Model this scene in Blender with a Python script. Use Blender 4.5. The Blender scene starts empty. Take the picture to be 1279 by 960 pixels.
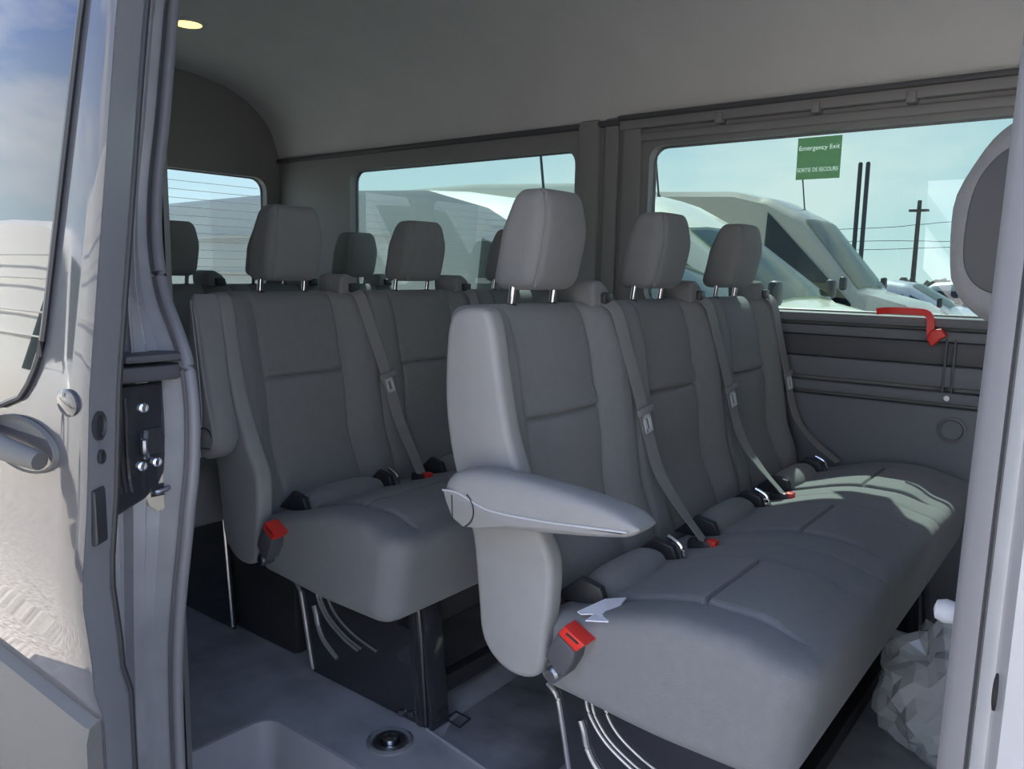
import bpy, bmesh, math, random
from mathutils import Vector, Matrix, noise
random.seed(7)
S = bpy.context.scene
COL = S.collection
PI = math.pi

# ------------------------------------------------------------------ materials
def mat(name, col, rough=.6, metal=0., coat=0., coat_rough=.05, spec=.5, bump=None, mottle=None, sheen=0., emit=None, translucent=0.):
    m = bpy.data.materials.new(name); m.use_nodes = True
    nt = m.node_tree; b = nt.nodes['Principled BSDF']
    b.inputs['Base Color'].default_value = (*col, 1)
    b.inputs['Roughness'].default_value = rough
    b.inputs['Metallic'].default_value = metal
    b.inputs['Coat Weight'].default_value = coat
    b.inputs['Coat Roughness'].default_value = coat_rough
    b.inputs['Specular IOR Level'].default_value = spec
    b.inputs['Sheen Weight'].default_value = sheen
    tc = nt.nodes.new('ShaderNodeTexCoord')
    if mottle:
        sc, amt = mottle
        n = nt.nodes.new('ShaderNodeTexNoise'); n.inputs['Scale'].default_value = sc; n.inputs['Detail'].default_value = 5
        nt.links.new(tc.outputs['Object'], n.inputs['Vector'])
        r = nt.nodes.new('ShaderNodeValToRGB')
        r.color_ramp.elements[0].position = .3; r.color_ramp.elements[1].position = .7
        r.color_ramp.elements[0].color = (*[c * (1 - amt) for c in col], 1)
        r.color_ramp.elements[1].color = (*[min(1, c * (1 + amt)) for c in col], 1)
        nt.links.new(n.outputs['Fac'], r.inputs['Fac']); nt.links.new(r.outputs['Color'], b.inputs['Base Color'])
    if bump:
        sc, st, kind = bump
        if kind == 'weave':
            n = nt.nodes.new('ShaderNodeTexVoronoi'); out = n.outputs['Distance']
        else:
            n = nt.nodes.new('ShaderNodeTexNoise'); n.inputs['Detail'].default_value = 4; out = n.outputs['Fac']
        n.inputs['Scale'].default_value = sc
        nt.links.new(tc.outputs['Object'], n.inputs['Vector'])
        bp = nt.nodes.new('ShaderNodeBump'); bp.inputs['Strength'].default_value = st; bp.inputs['Distance'].default_value = .002
        nt.links.new(out, bp.inputs['Height']); nt.links.new(bp.outputs['Normal'], b.inputs['Normal'])
    if emit:
        b.inputs['Emission Color'].default_value = (*emit[0], 1); b.inputs['Emission Strength'].default_value = emit[1]
    if translucent:
        o = nt.nodes['Material Output']; mxs = nt.nodes.new('ShaderNodeMixShader'); mxs.inputs[0].default_value = translucent
        tr = nt.nodes.new('ShaderNodeBsdfTranslucent'); tr.inputs['Color'].default_value = (*[min(1, c * 1.6) for c in col], 1)
        nt.links.new(b.outputs[0], mxs.inputs[1]); nt.links.new(tr.outputs[0], mxs.inputs[2]); nt.links.new(mxs.outputs[0], o.inputs['Surface'])
    return m

def glass(name, tint, fmul=1.0, ior=1.5, rough=0.0):
    m = bpy.data.materials.new(name); m.use_nodes = True
    nt = m.node_tree; nt.nodes.clear()
    o = nt.nodes.new('ShaderNodeOutputMaterial'); mx = nt.nodes.new('ShaderNodeMixShader')
    t = nt.nodes.new('ShaderNodeBsdfTransparent'); t.inputs['Color'].default_value = (*tint, 1)
    g = nt.nodes.new('ShaderNodeBsdfGlossy'); g.inputs['Roughness'].default_value = rough
    f = nt.nodes.new('ShaderNodeLayerWeight'); f.inputs['Blend'].default_value = .5
    pw = nt.nodes.new('ShaderNodeMath'); pw.operation = 'POWER'; pw.inputs[1].default_value = 5
    mm = nt.nodes.new('ShaderNodeMath'); mm.operation = 'MULTIPLY_ADD'; mm.use_clamp = True
    mm.inputs[1].default_value = .96 * fmul; mm.inputs[2].default_value = .04 * fmul
    nt.links.new(f.outputs['Facing'], pw.inputs[0]); nt.links.new(pw.outputs[0], mm.inputs[0]); nt.links.new(mm.outputs[0], mx.inputs[0])
    nt.links.new(t.outputs[0], mx.inputs[1]); nt.links.new(g.outputs[0], mx.inputs[2])
    nt.links.new(mx.outputs[0], o.inputs[0])
    return m

M = dict(
    fabric=mat('seat fabric', (.222, .226, .230), .85, spec=.3, bump=(900, .3, 'weave'), mottle=(60, .03), sheen=.15),
    insert=mat('seat insert fabric', (.092, .094, .10), .9, spec=.25, bump=(700, .45, 'weave'), mottle=(90, .12), sheen=.15),
    vinyl=mat('seat side vinyl', (.31, .31, .306), .55, spec=.4, bump=(500, .18, 'noise'), mottle=(20, .04)),
    armtrim=mat('armrest trim', (.30, .298, .294), .5, spec=.45, bump=(600, .1, 'noise')),
    piping=mat('pale welt', (.55, .56, .58), .35),  # pale tone for the highlight painted along the armrest seam
    belt=mat('belt webbing', (.27, .268, .268), .6, spec=.4, bump=(1200, .3, 'weave')),
    headliner=mat('headliner', (.62, .622, .615), .9, spec=.15, bump=(600, .15, 'noise'), mottle=(6, .03)),
    trim=mat('interior trim plastic', (.27, .268, .266), .55, spec=.4, bump=(500, .12, 'noise')),
    trimdark=mat('dark trim plastic', (.09, .092, .10), .5, spec=.4),
    recess=mat('recess plastic', (.05, .052, .056), .6),
    panel=mat('lower panel plastic', (.155, .16, .175), .55, spec=.4, bump=(500, .12, 'noise')),
    floor=mat('floor vinyl', (.46, .463, .475), .5, spec=.4, bump=(400, .25, 'noise'), mottle=(9, .22)),
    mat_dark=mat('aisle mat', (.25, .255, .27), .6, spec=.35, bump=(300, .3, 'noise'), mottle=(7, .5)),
    step=mat('step plastic', (.36, .365, .39), .5, spec=.4, bump=(300, .15, 'noise')),
    gloss=mat('black gloss steel', (.028, .030, .036), .22, spec=.5, coat=.6),
    black=mat('black plastic', (.034, .036, .040), .4, spec=.45),
    chrome=mat('chrome', (.8, .8, .82), .15, metal=1.),
    bead=mat('bright steel and edge highlights', (.42, .43, .45), .25, metal=.5, coat=1.),  # bright rim steel; on the black bench bases its pale tone paints highlights
    bright=mat('bright plated steel', (.72, .73, .75), .45, metal=.15),
    steel=mat('dull steel', (.35, .36, .38), .35, metal=1.),
    red=mat('red plastic', (.75, .035, .025), .4, spec=.5),
    paint=mat('grey body paint', (.055, .058, .066), .45, metal=.0, spec=.05, coat=.9, coat_rough=.03),
    jamb=mat('grey jamb paint', (.33, .335, .348), .42, metal=0., coat=.5, coat_rough=.15, mottle=(14, .12)),
    doorpaint=mat('door face paint', (.28, .285, .305), .45, metal=0., coat=.4, coat_rough=.2),
    rubber=mat('rubber seal', (.19, .19, .205), .45, spec=.5),
    cladding=mat('rub strip plastic', (.12, .12, .116), .6, spec=.15, coat=.0, coat_rough=.3),
    beige=mat('beige plastic', (.55, .50, .40), .5),
    paper=mat('white paper', (.85, .86, .92), .8),
    white=mat('white van paint', (.80, .80, .76), .4, coat=.7, coat_rough=.05),
    cream=mat('cream van paint', (.80, .76, .56), .4, coat=.7, coat_rough=.05),
    tan=mat('tan van paint', (.42, .38, .30), .4, metal=.2, coat=.7, coat_rough=.05),
    grey=mat('grey van paint', (.22, .24, .26), .4, metal=.2, coat=.7, coat_rough=.05),
    pale=mat('pale grey van paint', (.46, .45, .37), .45, coat=.4, coat_rough=.1),
    silver=mat('silver car paint', (.45, .46, .48), .4, metal=.4, coat=.7),
    tyre=mat('tyre rubber', (.02, .02, .022), .8),
    wood=mat('pole wood', (.06, .05, .045), .8, mottle=(8, .3)),
    bark=mat('dry brush', (.16, .15, .12), .9, mottle=(4, .3)),
    green=mat('green sticker', (.26, .42, .28), .5, translucent=.45),
    lettering=mat('pale lettering', (.90, .98, .85), .5, translucent=.85),
    lamp=mat('warm lamp lens', (.9, .8, .5), .4, emit=((1., .72, .25), 1.1)),
    holeblack=mat('hole black', (.008, .008, .009), .7),
    ground=mat('gravel lot', (.50, .455, .40), .9, bump=(60, .6, 'noise'), mottle=(38, .6)),
)
M['glass_side'] = glass('tinted side glass', (.26, .345, .325), 2.4)
M['glass_rear'] = glass('tinted rear glass', (.32, .39, .405), 1.6)
M['glass_door'] = glass('door privacy glass', (.10, .11, .12), 1.6)
M['glass_car'] = glass('vehicle glass', (.07, .10, .10), 1.6)
M['glass_screen'] = glass('windscreen glass', (.24, .29, .20), .8)

def bag_mat():
    m = bpy.data.materials.new('clear plastic film'); m.use_nodes = True
    nt = m.node_tree; nt.nodes.clear()
    o = nt.nodes.new('ShaderNodeOutputMaterial'); mx = nt.nodes.new('ShaderNodeMixShader'); mx.inputs[0].default_value = .65
    t = nt.nodes.new('ShaderNodeBsdfTransparent'); t.inputs['Color'].default_value = (.85, .88, .9, 1)
    p = nt.nodes.new('ShaderNodeBsdfPrincipled'); p.inputs['Base Color'].default_value = (.88, .90, .92, 1)
    p.inputs['Roughness'].default_value = .15; p.inputs['Coat Weight'].default_value = 1
    nt.links.new(t.outputs[0], mx.inputs[1]); nt.links.new(p.outputs[0], mx.inputs[2]); nt.links.new(mx.outputs[0], o.inputs[0])
    return m
M['film'] = bag_mat()

# ------------------------------------------------------------------ helpers
def obj(name, bm, m, parent=None, smooth=True, loc=None):
    """bm holds world coordinates; loc moves the object's origin there"""
    bmesh.ops.recalc_face_normals(bm, faces=bm.faces)
    me = bpy.data.meshes.new(name)
    if loc is not None:
        bmesh.ops.translate(bm, verts=bm.verts, vec=-Vector(loc))
    bm.to_mesh(me); bm.free()
    me.materials.append(m)
    if smooth:
        for p in me.polygons: p.use_smooth = True
        try: me.set_sharp_from_angle(angle=math.radians(38))
        except Exception: pass
    o = bpy.data.objects.new(name, me); COL.objects.link(o)
    if parent is not None:
        o.parent = parent
        pw = world_loc(parent)
        o.location = (Vector(loc) if loc is not None else Vector((0, 0, 0))) - pw
    elif loc is not None:
        o.location = loc
    return o

def world_loc(o):
    v = Vector((0, 0, 0))
    while o is not None:
        v += Vector(o.location); o = o.parent
    return v

def thing(name, label, cat, loc=(0, 0, 0), group=None):
    o = bpy.data.objects.new(name, None); COL.objects.link(o)
    o.location = loc; o.empty_display_size = .1
    return tag(o, label, cat, group)

def tag(o, label, cat, group=None, kind=None):
    o['label'] = label; o['category'] = cat
    if group: o['group'] = group
    if kind: o['kind'] = kind
    return o

def struct(name, bm, m, parent=None, smooth=True):
    o = obj(name, bm, m, parent, smooth)
    if parent is None: o['kind'] = 'structure'
    return o

def copy_tree(o, parent=None):
    c = o.copy(); COL.objects.link(c)
    if parent is not None: c.parent = parent
    for ch in list(o.children): copy_tree(ch, c)
    return c

def NB(): return bmesh.new()

def box(bm, lo, hi, bev=0., seg=2):
    lo, hi = Vector(lo), Vector(hi)
    r = bmesh.ops.create_cube(bm, size=1)
    vs = r['verts']
    for v in vs:
        v.co = Vector([(lo[i] + hi[i]) / 2 + v.co[i] * (hi[i] - lo[i]) for i in range(3)])
    if bev > 0:
        es = list({e for v in vs for e in v.link_edges})
        bmesh.ops.bevel(bm, geom=es, offset=bev, segments=seg, profile=.5, affect='EDGES')

def frame_of(t):
    t = t.normalized(); up = Vector((0, 0, 1)) if abs(t.z) < .9 else Vector((0, 1, 0))
    a = t.cross(up).normalized(); b = a.cross(t).normalized()
    return a, b

def smooth_path(pts, n=8, closed=False):
    P = [Vector(p) for p in pts]; out = []
    N = len(P)
    rng = range(N) if closed else range(N - 1)
    for i in rng:
        p0 = P[(i - 1) % N] if (closed or i > 0) else P[0]
        p1 = P[i]; p2 = P[(i + 1) % N]
        p3 = P[(i + 2) % N] if (closed or i + 2 < N) else P[-1]
        for k in range(n):
            t = k / n
            out.append(.5 * ((2 * p1) + (-p0 + p2) * t + (2 * p0 - 5 * p1 + 4 * p2 - p3) * t * t + (-p0 + 3 * p1 - 3 * p2 + p3) * t ** 3))
    if not closed: out.append(P[-1])
    return out

def tube(bm, pts, r, n=10, closed=False):
    P = [Vector(p) for p in pts]; rings = []
    for i, p in enumerate(P):
        a = P[i - 1] if (i > 0 or closed) else P[i]; b = P[(i + 1) % len(P)] if (i + 1 < len(P) or closed) else P[i]
        u, w = frame_of(b - a)
        rr = r[i] if isinstance(r, (list, tuple)) else r
        rings.append([bm.verts.new(p + (u * math.cos(2 * PI * k / n) + w * math.sin(2 * PI * k / n)) * rr) for k in range(n)])
    for i in range(len(rings) - (0 if closed else 1)):
        A, B = rings[i], rings[(i + 1) % len(rings)]
        for k in range(n):
            bm.faces.new((A[k], A[(k + 1) % n], B[(k + 1) % n], B[k]))
    if not closed:
        bm.faces.new(rings[0]); bm.faces.new(rings[-1])

def lathe(bm, prof, c, axis='z', n=28):
    c = Vector(c); rings = []
    for r, h in prof:
        ring = []
        for k in range(n):
            a = 2 * PI * k / n; u, v = max(r, 1e-4) * math.cos(a), max(r, 1e-4) * math.sin(a)
            d = {'z': (u, v, h), 'y': (u, h, v), 'x': (h, u, v)}[axis]
            ring.append(bm.verts.new(c + Vector(d)))
        rings.append(ring)
    for A, B in zip(rings, rings[1:]):
        for k in range(n): bm.faces.new((A[k], A[(k + 1) % n], B[(k + 1) % n], B[k]))
    bm.faces.new(rings[0]); bm.faces.new(rings[-1])

def prism(bm, outline, axis, a, b, bev=0., seg=3):
    """outline of 2-D points extruded along an axis from a to b; bevelled"""
    def P(p, t):
        return {'y': (p[0], t, p[1]), 'x': (t, p[0], p[1]), 'z': (p[0], p[1], t)}[axis]
    A = [bm.verts.new(P(p, a)) for p in outline]; B = [bm.verts.new(P(p, b)) for p in outline]
    f1 = bm.faces.new(A); f2 = bm.faces.new(list(reversed(B)))
    n = len(A)
    for k in range(n): bm.faces.new((A[k], B[k], B[(k + 1) % n], A[(k + 1) % n]))
    bmesh.ops.recalc_face_normals(bm, faces=bm.faces)
    if bev > 0:
        es = list(f1.edges) + list(f2.edges)
        bmesh.ops.bevel(bm, geom=es, offset=bev, segments=seg, profile=.5, affect='EDGES')

def spline2(pts, n=6, closed=True):
    return [(p.x, p.y) for p in smooth_path([(a, b, 0) for a, b in pts], n, closed)]

def lat(a, b, n, r, seams=(), w=.005):
    s = {a, b}
    for k in range(1, 6):
        t = r * (1 - math.cos(k * PI / 10)) 
        s.add(a + t); s.add(b - t)
    s.add(a + r); s.add(b - r)
    for k in range(1, n): s.add(a + r + (b - a - 2 * r) * k / n)
    for q in seams:
        for d in (-2, -1, -.5, 0, .5, 1, 2): s.add(q + d * w)
    L = sorted(x for x in s if a <= x <= b)
    out = [L[0]]
    for x in L[1:]:
        if x - out[-1] > 6e-4: out.append(x)
    out[-1] = b
    return out

def rbox(bm, X, Y, Z, r, fn=None):
    """rounded box over lattice coordinate lists; fn deforms each point"""
    lo = Vector((X[0] + r, Y[0] + r, Z[0] + r)); hi = Vector((X[-1] - r, Y[-1] - r, Z[-1] - r))
    cache = {}
    def V(i, j, k):
        key = (i, j, k)
        if key not in cache:
            p = Vector((X[i], Y[j], Z[k]))
            q = Vector([min(max(p[t], lo[t]), hi[t]) for t in range(3)])
            d = p - q
            if d.length > 1e-9: p = q + d.normalized() * r
            if fn: p = Vector(fn(p.x, p.y, p.z))
            cache[key] = bm.verts.new(p)
        return cache[key]
    nx, ny, nz = len(X) - 1, len(Y) - 1, len(Z) - 1
    for i in range(nx):
        for j in range(ny):
            for k in (0, nz): bm.faces.new((V(i, j, k), V(i + 1, j, k), V(i + 1, j + 1, k), V(i, j + 1, k)))
    for i in range(nx):
        for k in range(nz):
            for j in (0, ny): bm.faces.new((V(i, j, k), V(i + 1, j, k), V(i + 1, j, k + 1), V(i, j, k + 1)))
    for j in range(ny):
        for k in range(nz):
            for i in (0, nx): bm.faces.new((V(i, j, k), V(i, j + 1, k), V(i, j + 1, k + 1), V(i, j, k + 1)))

def sst(a, b, x):
    t = min(1, max(0, (x - a) / (b - a))); return t * t * (3 - 2 * t)
def gro(x, c, w): return math.exp(-((x - c) / w) ** 2)

def rrect(x0, x1, z0, z1, r, k=6):
    out = []
    for cx, cz, a0 in ((x1 - r, z1 - r, 0), (x0 + r, z1 - r, 90), (x0 + r, z0 + r, 180), (x1 - r, z0 + r, 270)):
        for i in range(k + 1):
            a = math.radians(a0 + 90 * i / k); out.append((cx + r * math.cos(a), cz + r * math.sin(a)))
    return out

def holed_panel(bm, rect, hole, P, lip):
    """rectangular panel with a rounded hole and a lip going to depth lip; P(u, v, depth) -> point"""
    x0, x1, z0, z1 = rect
    H = rrect(*hole); k = len(H) // 4
    corners = [(x1, z1), (x0, z1), (x0, z0), (x1, z0)]
    hv = [bm.verts.new(P(u, v, 0)) for u, v in H]
    hm = [bm.verts.new(P(u, v, lip * .5)) for u, v in H]
    hl = [bm.verts.new(P(u, v, lip)) for u, v in H]
    cv = [bm.verts.new(P(u, v, 0)) for u, v in corners]
    n = len(H)
    for c in range(4):
        for i in range(k - 1): bm.faces.new((cv[c], hv[c * k + i], hv[c * k + i + 1]))
        a = hv[c * k + k - 1]; b = hv[(c * k + k) % n]
        bm.faces.new((cv[c], a, b, cv[(c + 1) % 4]))
    for i in range(n):
        j = (i + 1) % n
        bm.faces.new((hv[i], hm[i], hm[j], hv[j])); bm.faces.new((hm[i], hl[i], hl[j], hm[j]))

def pane(bm, hole, P, d0, d1, grow=.004):
    x0, x1, z0, z1, r = hole
    H = rrect(x0 - grow, x1 + grow, z0 - grow, z1 + grow, r + grow)
    bm.faces.new([bm.verts.new(P(u, v, d0)) for u, v in H])

def ribbon(bm, pts, nrm, w, th):
    """flat strap along pts; nrm the face direction"""
    rings = []
    P = [Vector(p) for p in pts]
    for i, p in enumerate(P):
        a = P[max(0, i - 1)]; b = P[min(len(P) - 1, i + 1)]
        nn = Vector(nrm[i] if isinstance(nrm, list) else nrm).normalized()
        s = (b - a).normalized().cross(nn).normalized()
        rings.append([bm.verts.new(p + s * w / 2 * q + nn * th * t) for q, t in ((-1, 0), (1, 0), (1, 1), (-1, 1))])
    for A, B in zip(rings, rings[1:]):
        for k in range(4): bm.faces.new((A[k], A[(k + 1) % 4], B[(k + 1) % 4], B[k]))
    bm.faces.new(rings[0]); bm.faces.new(rings[-1])

def disc(bm, c, r, axis, h, n=24):
    lathe(bm, [(r, 0), (r, h * .7), (r * .9, h)], c, axis, n)

# ================================================================== THE VAN BODY (setting)
YW = 2.31            # far wall
XR = -3.2            # rear doors
X1 = 1.3             # closes the cab
ZS, ZT = .852, 1.352 # window sill and head

# ---- far wall with two window openings
bm = NB()
PW = lambda u, v, d: (u, YW + d, v)
W3 = (-1.262, -.02, ZS, ZT, .045)
W2 = (-2.705, -1.545, ZS, ZT + .012, .05)
holed_panel(bm, (-1.40, .35, .80, 1.432), W3, PW, .05)
holed_panel(bm, (-2.95, -1.40, .80, 1.432), W2, PW, .05)
def quad(bm, *p): bm.faces.new([bm.verts.new(q) for q in p])
quad(bm, (XR, YW, .8), (-2.95, YW, .8), (-2.95, YW, 1.432), (XR, YW, 1.432))
quad(bm, (.35, YW, .8), (X1, YW, .8), (X1, YW, 1.432), (.35, YW, 1.432))
quad(bm, (XR, YW, -.05), (X1, YW, -.05), (X1, YW, .8), (XR, YW, .8))
struct('wall_left', bm, M['trim'], smooth=False)
# pillar covers between the far windows
bm = NB()
box(bm, (-1.525, YW - .022, .02), (-1.44, YW + .002, 1.45), .012)
box(bm, (-1.425, YW - .014, .02), (-1.37, YW + .002, 1.45), .01)
box(bm, (-1.352, YW - .02, .02), (-1.285, YW + .002, 1.44), .01)
struct('trim_1', bm, M['trim'])
# header rail above the windows, with clips
bm = NB()
box(bm, (-1.36, YW - .03, 1.405), (.6, YW + .002, 1.44), .006)
box(bm, (-1.30, YW - .016, 1.366), (.6, YW + .002, 1.392), .006)
for x in (-1.02, -.74, -.50, -.24): box(bm, (x - .012, YW - .036, 1.395), (x + .012, YW, 1.425), .004)
struct('trim_2', bm, M['trim'])
# lower panelling of the far wall
bm = NB()
box(bm, (-1.25, YW - .05, .826), (.6, YW + .004, .853), .008)
box(bm, (-1.25, YW - .034, .79), (.6, YW, .818), .006)
box(bm, (-1.25, YW - .03, .672), (.6, YW, .728), .006)
box(bm, (-1.25, YW - .045, .632), (.6, YW, .662), .008)
box(bm, (-1.25, YW - .03, .02), (.6, YW, .622), .01)
struct('trim_3', bm, M['panel'])
bm = NB()
box(bm, (-1.25, YW - .02, .73), (.6, YW + .001, .788), .003)
for x in (-.366, -.346): box(bm, (x - .003, YW - .034, .632), (x + .003, YW - .01, .80), .001)
struct('trim_4', bm, M['trimdark'])
bm = NB()
lathe(bm, [(.034, 0), (.034, -.006), (.028, -.008), (.024, -.002), (.004, -.001)], (-.335, YW - .03, .565), 'y', 24)
struct('trim_5', bm, M['panel'])
bm = NB(); disc(bm, (-.352, YW - .045, .648), .008, 'y', -.004, 12)
struct('trim_6', bm, M['steel'])

def window(n, hole, P, d, m, rubber_at):
    bm = NB(); pane(bm, hole, P, d, d + .004)
    w = struct('window_%d' % n, bm, m, smooth=False)
    bm = NB()
    x0, x1, z0, z1, r = hole
    tube(bm, [P(u, v, rubber_at) for u, v in rrect(x0, x1, z0, z1, r, 5)], .006, 8, True)
    obj('window_seal', bm, M['rubber'], w)
    return w
window(1, W3, PW, .045, M['glass_side'], .040)
window(2, W2, PW, .045, M['glass_side'], .040)

# ---- rear doors with two windows
bm = NB()
PR = lambda u, v, d: (XR - d, u, v)
WR1 = (1.50, 2.238, .86, 1.352, .06); WR2 = (.62, 1.36, .86, 1.352, .06)
holed_panel(bm, (1.43, YW, .80, 1.44), WR1, PR, .05)
holed_panel(bm, (.53, 1.43, .80, 1.44), WR2, PR, .05)
quad(bm, (XR, .53, -.05), (XR, YW, -.05), (XR, YW, .8), (XR, .53, .8))
prev = None
quad(bm, (XR, .53, 1.44), (XR, YW, 1.44), (XR, YW, 1.8), (XR, .53, 1.8))
struct('wall_rear', bm, M['trim'], smooth=False)
for n, w in ((3, WR1), (4, WR2)):
    o = window(n, w, PR, .045, M['glass_rear'], .04)
    bm = NB()
    for k in range(12):
        z = w[2] + .05 + k * .036
        tube(bm, [(XR - .043, w[0] + .02, z), (XR - .043, w[1] - .02, z)], .0012, 4)
    obj('heating_wire', bm, M['trim'], o)

# ---- ceiling: swept profile, far wall to near header
prof = smooth_path([(0, YW, 1.432), (0, 2.292, 1.50), (0, 2.245, 1.60), (0, 2.12, 1.70), (0, 1.9, 1.755), (0, 1.42, 1.775),
                    (0, .95, 1.755), (0, .74, 1.70), (0, .62, 1.60), (0, .575, 1.50), (0, .56, 1.40)], 8)
bm = NB(); rings = []
xs = [XR + (X1 - XR) * i / 60 for i in range(61)]
for x in xs:
    e = sst(XR + .8, XR + .02, x) * .03        # roof drops towards the rear doors
    rings.append([bm.verts.new((x, p.y, p.z - e * max(0, p.z - 1.43) * 1.2)) for p in prof])
for A, B in zip(rings, rings[1:]):
    for k in range(len(prof) - 1): bm.faces.new((A[k], A[k + 1], B[k + 1], B[k]))
struct('ceiling', bm, M['headliner'])
# headliner lower edge
bm = NB()
box(bm, (-1.36, YW - .045, 1.432), (.6, YW + .002, 1.448), .006)
box(bm, (XR, YW - .02, 1.424), (-1.36, YW + .004, 1.443), .006)
struct('trim_7', bm, M['trimdark'])

# unseen plain wall, added across the cab to block light
bm = NB(); quad(bm, (X1, .5, -.1), (X1, YW, -.1), (X1, YW, 1.78), (X1, .5, 1.78))
struct('front_light_block', bm, M['trim'], smooth=False)

# ---- floor with the step well
SWX, SWY = -1.372, .935
bm = NB()
def floor_poly(pts, z): bm.faces.new([bm.verts.new((x, y, z)) for x, y in pts])
fil = [(SWX + .05 - .05 * math.sin(a), SWY - .05 + .05 * math.cos(a)) for a in [i * PI / 2 / 8 for i in range(9)]]
# fil runs from (SWX+.05, SWY) to (SWX, SWY-.05)
floor_poly([(XR, SWY), (XR, YW), (X1, YW), (X1, SWY)], 0)
floor_poly([(XR, .52), (XR, SWY), (SWX + .05, SWY)] + fil[1:] + [(SWX - .02, .52)], 0)
floor_poly([(.0, .52), (.0, SWY), (X1, SWY), (X1, .52)], 0)
struct('floor', bm, M['floor'], smooth=False)
bm = NB()
top = [(0, SWY)] + fil + [(SWX - .02, .50)]
levels = [(0, 0), (.006, -.002), (.010, -.010), (.016, -.06), (.026, -.16), (.04, -.172)]
rows = []
for off, z in levels:
    row = []
    for i, (x, y) in enumerate(top):
        a = Vector(top[max(0, i - 1)]).to_3d() if False else Vector((*top[max(0, i - 1)], 0)); b = Vector((*top[min(len(top) - 1, i + 1)], 0))
        t = (b - a).normalized(); nrm = Vector((-t.y, t.x, 0))
        if nrm.y > 0 and i == 0: nrm = -nrm
        c = Vector((-.6, .6, 0)) - Vector((x, y, 0))
        if nrm.dot(c) < 0: nrm = -nrm
        row.append(bm.verts.new((x + nrm.x * off, y + nrm.y * off, z)))
    rows.append(row)
for A, B in zip(rows, rows[1:]):
    for k in range(len(A) - 1): bm.faces.new((A[k], A[k + 1], B[k + 1], B[k]))
bm.faces.new([bm.verts.new((x, y, -.17)) for x, y in ((0, SWY), (SWX, SWY), (SWX - .02, .45), (0, .45))])
struct('trim_8', bm, M['step'])
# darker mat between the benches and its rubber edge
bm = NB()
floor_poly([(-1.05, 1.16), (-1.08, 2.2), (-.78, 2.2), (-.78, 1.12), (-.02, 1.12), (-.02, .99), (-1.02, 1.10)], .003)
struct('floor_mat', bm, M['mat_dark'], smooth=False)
bm = NB()
tube(bm, [(-1.07, 1.105, .002), (-.6, 1.04, .003), (-.02, .985, .003)], .004, 6)
struct('trim_9', bm, M['step'])

# ---- C pillar jamb behind the slid-open door, seal and pillar at the front of the opening
def ytum(z):   # outer skin of the body side, leaning in with height
    pts = [(-.6, .44), (.2, .43), (.65, .43), (.82, .443), (1.2, .49), (1.6, .55), (1.9, .62)]
    for (a, ya), (b, yb) in zip(pts, pts[1:]):
        if z <= b: return ya + (yb - ya) * (z - a) / (b - a)
    return pts[-1][1]
SEAL = [(-1.03, 1.60), (-1.035, 1.40), (-1.041, 1.286), (-1.039, 1.213), (-1.040, 1.14), (-1.045, 1.056), (-1.039, .993), (-1.021, .94), (-1.0, .904), (-.969, .869), (-.939, .831), (-.924, .791), (-.917, .742), (-.918, .68), (-.93, .615),
        (-.95, .534), (-.966, .451), (-.973, .368), (-.975, .263), (-.975, .1), (-.975, -.3)]
seal_path = [Vector((p.x, ytum(p.y) + .085, p.y)) for p in smooth_path([(x, z, 0) for x, z in SEAL], 6)]
# jamb surface: rows over z, from skin edge to the seal
bm = NB(); rows = []
for p in seal_path:
    z = p.z; y0 = ytum(z)
    row = []
    #            dx from a reference line, y fraction
    for fx, fy in ((-.004, 0.0), (-.004, .14), (-.03, .20), (-.032, .34), (-.018, .40), (-.018, .56), (-.028, .62), (-.028, .80), (-.012, .92), (0.0, 1.0)):
        xr = -.952 + (p.x + .952) * fy
        row.append(bm.verts.new((xr + fx, y0 + (p.y - y0) * fy, z)))
    # inside return
    row.append(bm.verts.new((p.x - .05, p.y + .03, z)))
    rows.append(row)
for A, B in zip(rows, rows[1:]):
    for k in range(len(A) - 1): bm.faces.new((A[k], A[k + 1], B[k + 1], B[k]))
struct('wall_right', bm, M['jamb'])
# the rest of the near side: rear quarter panel, header above the door, front pillar
bm = NB()
zs = [-.5 + 2.25 * i / 14 for i in range(15)]
A = [bm.verts.new((-.955, ytum(z), z)) for z in zs]; B = [bm.verts.new((XR, ytum(z), z)) for z in zs]
for k in range(14): bm.faces.new((A[k], A[k + 1], B[k + 1], B[k]))
struct('wall_right_quarter', bm, M['paint'])
bm = NB()
quad(bm, (-1.09, .60, -.05), (XR, .60, -.05), (XR, .60, 1.50), (-1.09, .60, 1.50))
quad(bm, (-1.09, .60, -.05), (-1.05, .57, -.05), (-1.05, .57, 1.50), (-1.09, .60, 1.50))
struct('wall_right_lining', bm, M['trim'], smooth=False)
bm = NB()
box(bm, (-1.02, .53, 1.42), (X1, .60, 1.56), .02)
struct('trim_10', bm, M['jamb'])
bm = NB()
for dx, dy, r in ((0, 0, .0085), (.0135, -.004, .0075), (-.012, .006, .007)):
    tube(bm, [p + Vector((dx, dy, 0)) for p in seal_path], r, 10)
struct('trim_11', bm, M['rubber'])
# seam and spot-weld ridge lines on the jamb
bm = NB()
for off, fy, r in ((.0, .58, .0016), (.004, .36, .0016)):
    tube(bm, [Vector((-.952 + (p.x + .952) * fy - .020 + off, ytum(p.z) + .085 * fy, p.z)) for p in seal_path if .83 < p.z < 1.5], r, 6)
struct('trim_12', bm, M['jamb'])
# ledge above the latch
bm = NB()
box(bm, (-1.0, .438, .808), (-.935, .525, .828), .006)
box(bm, (-.99, .45, .832), (-.93, .53, .842), .004)
struct('trim_13', bm, M['trimdark'])

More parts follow.
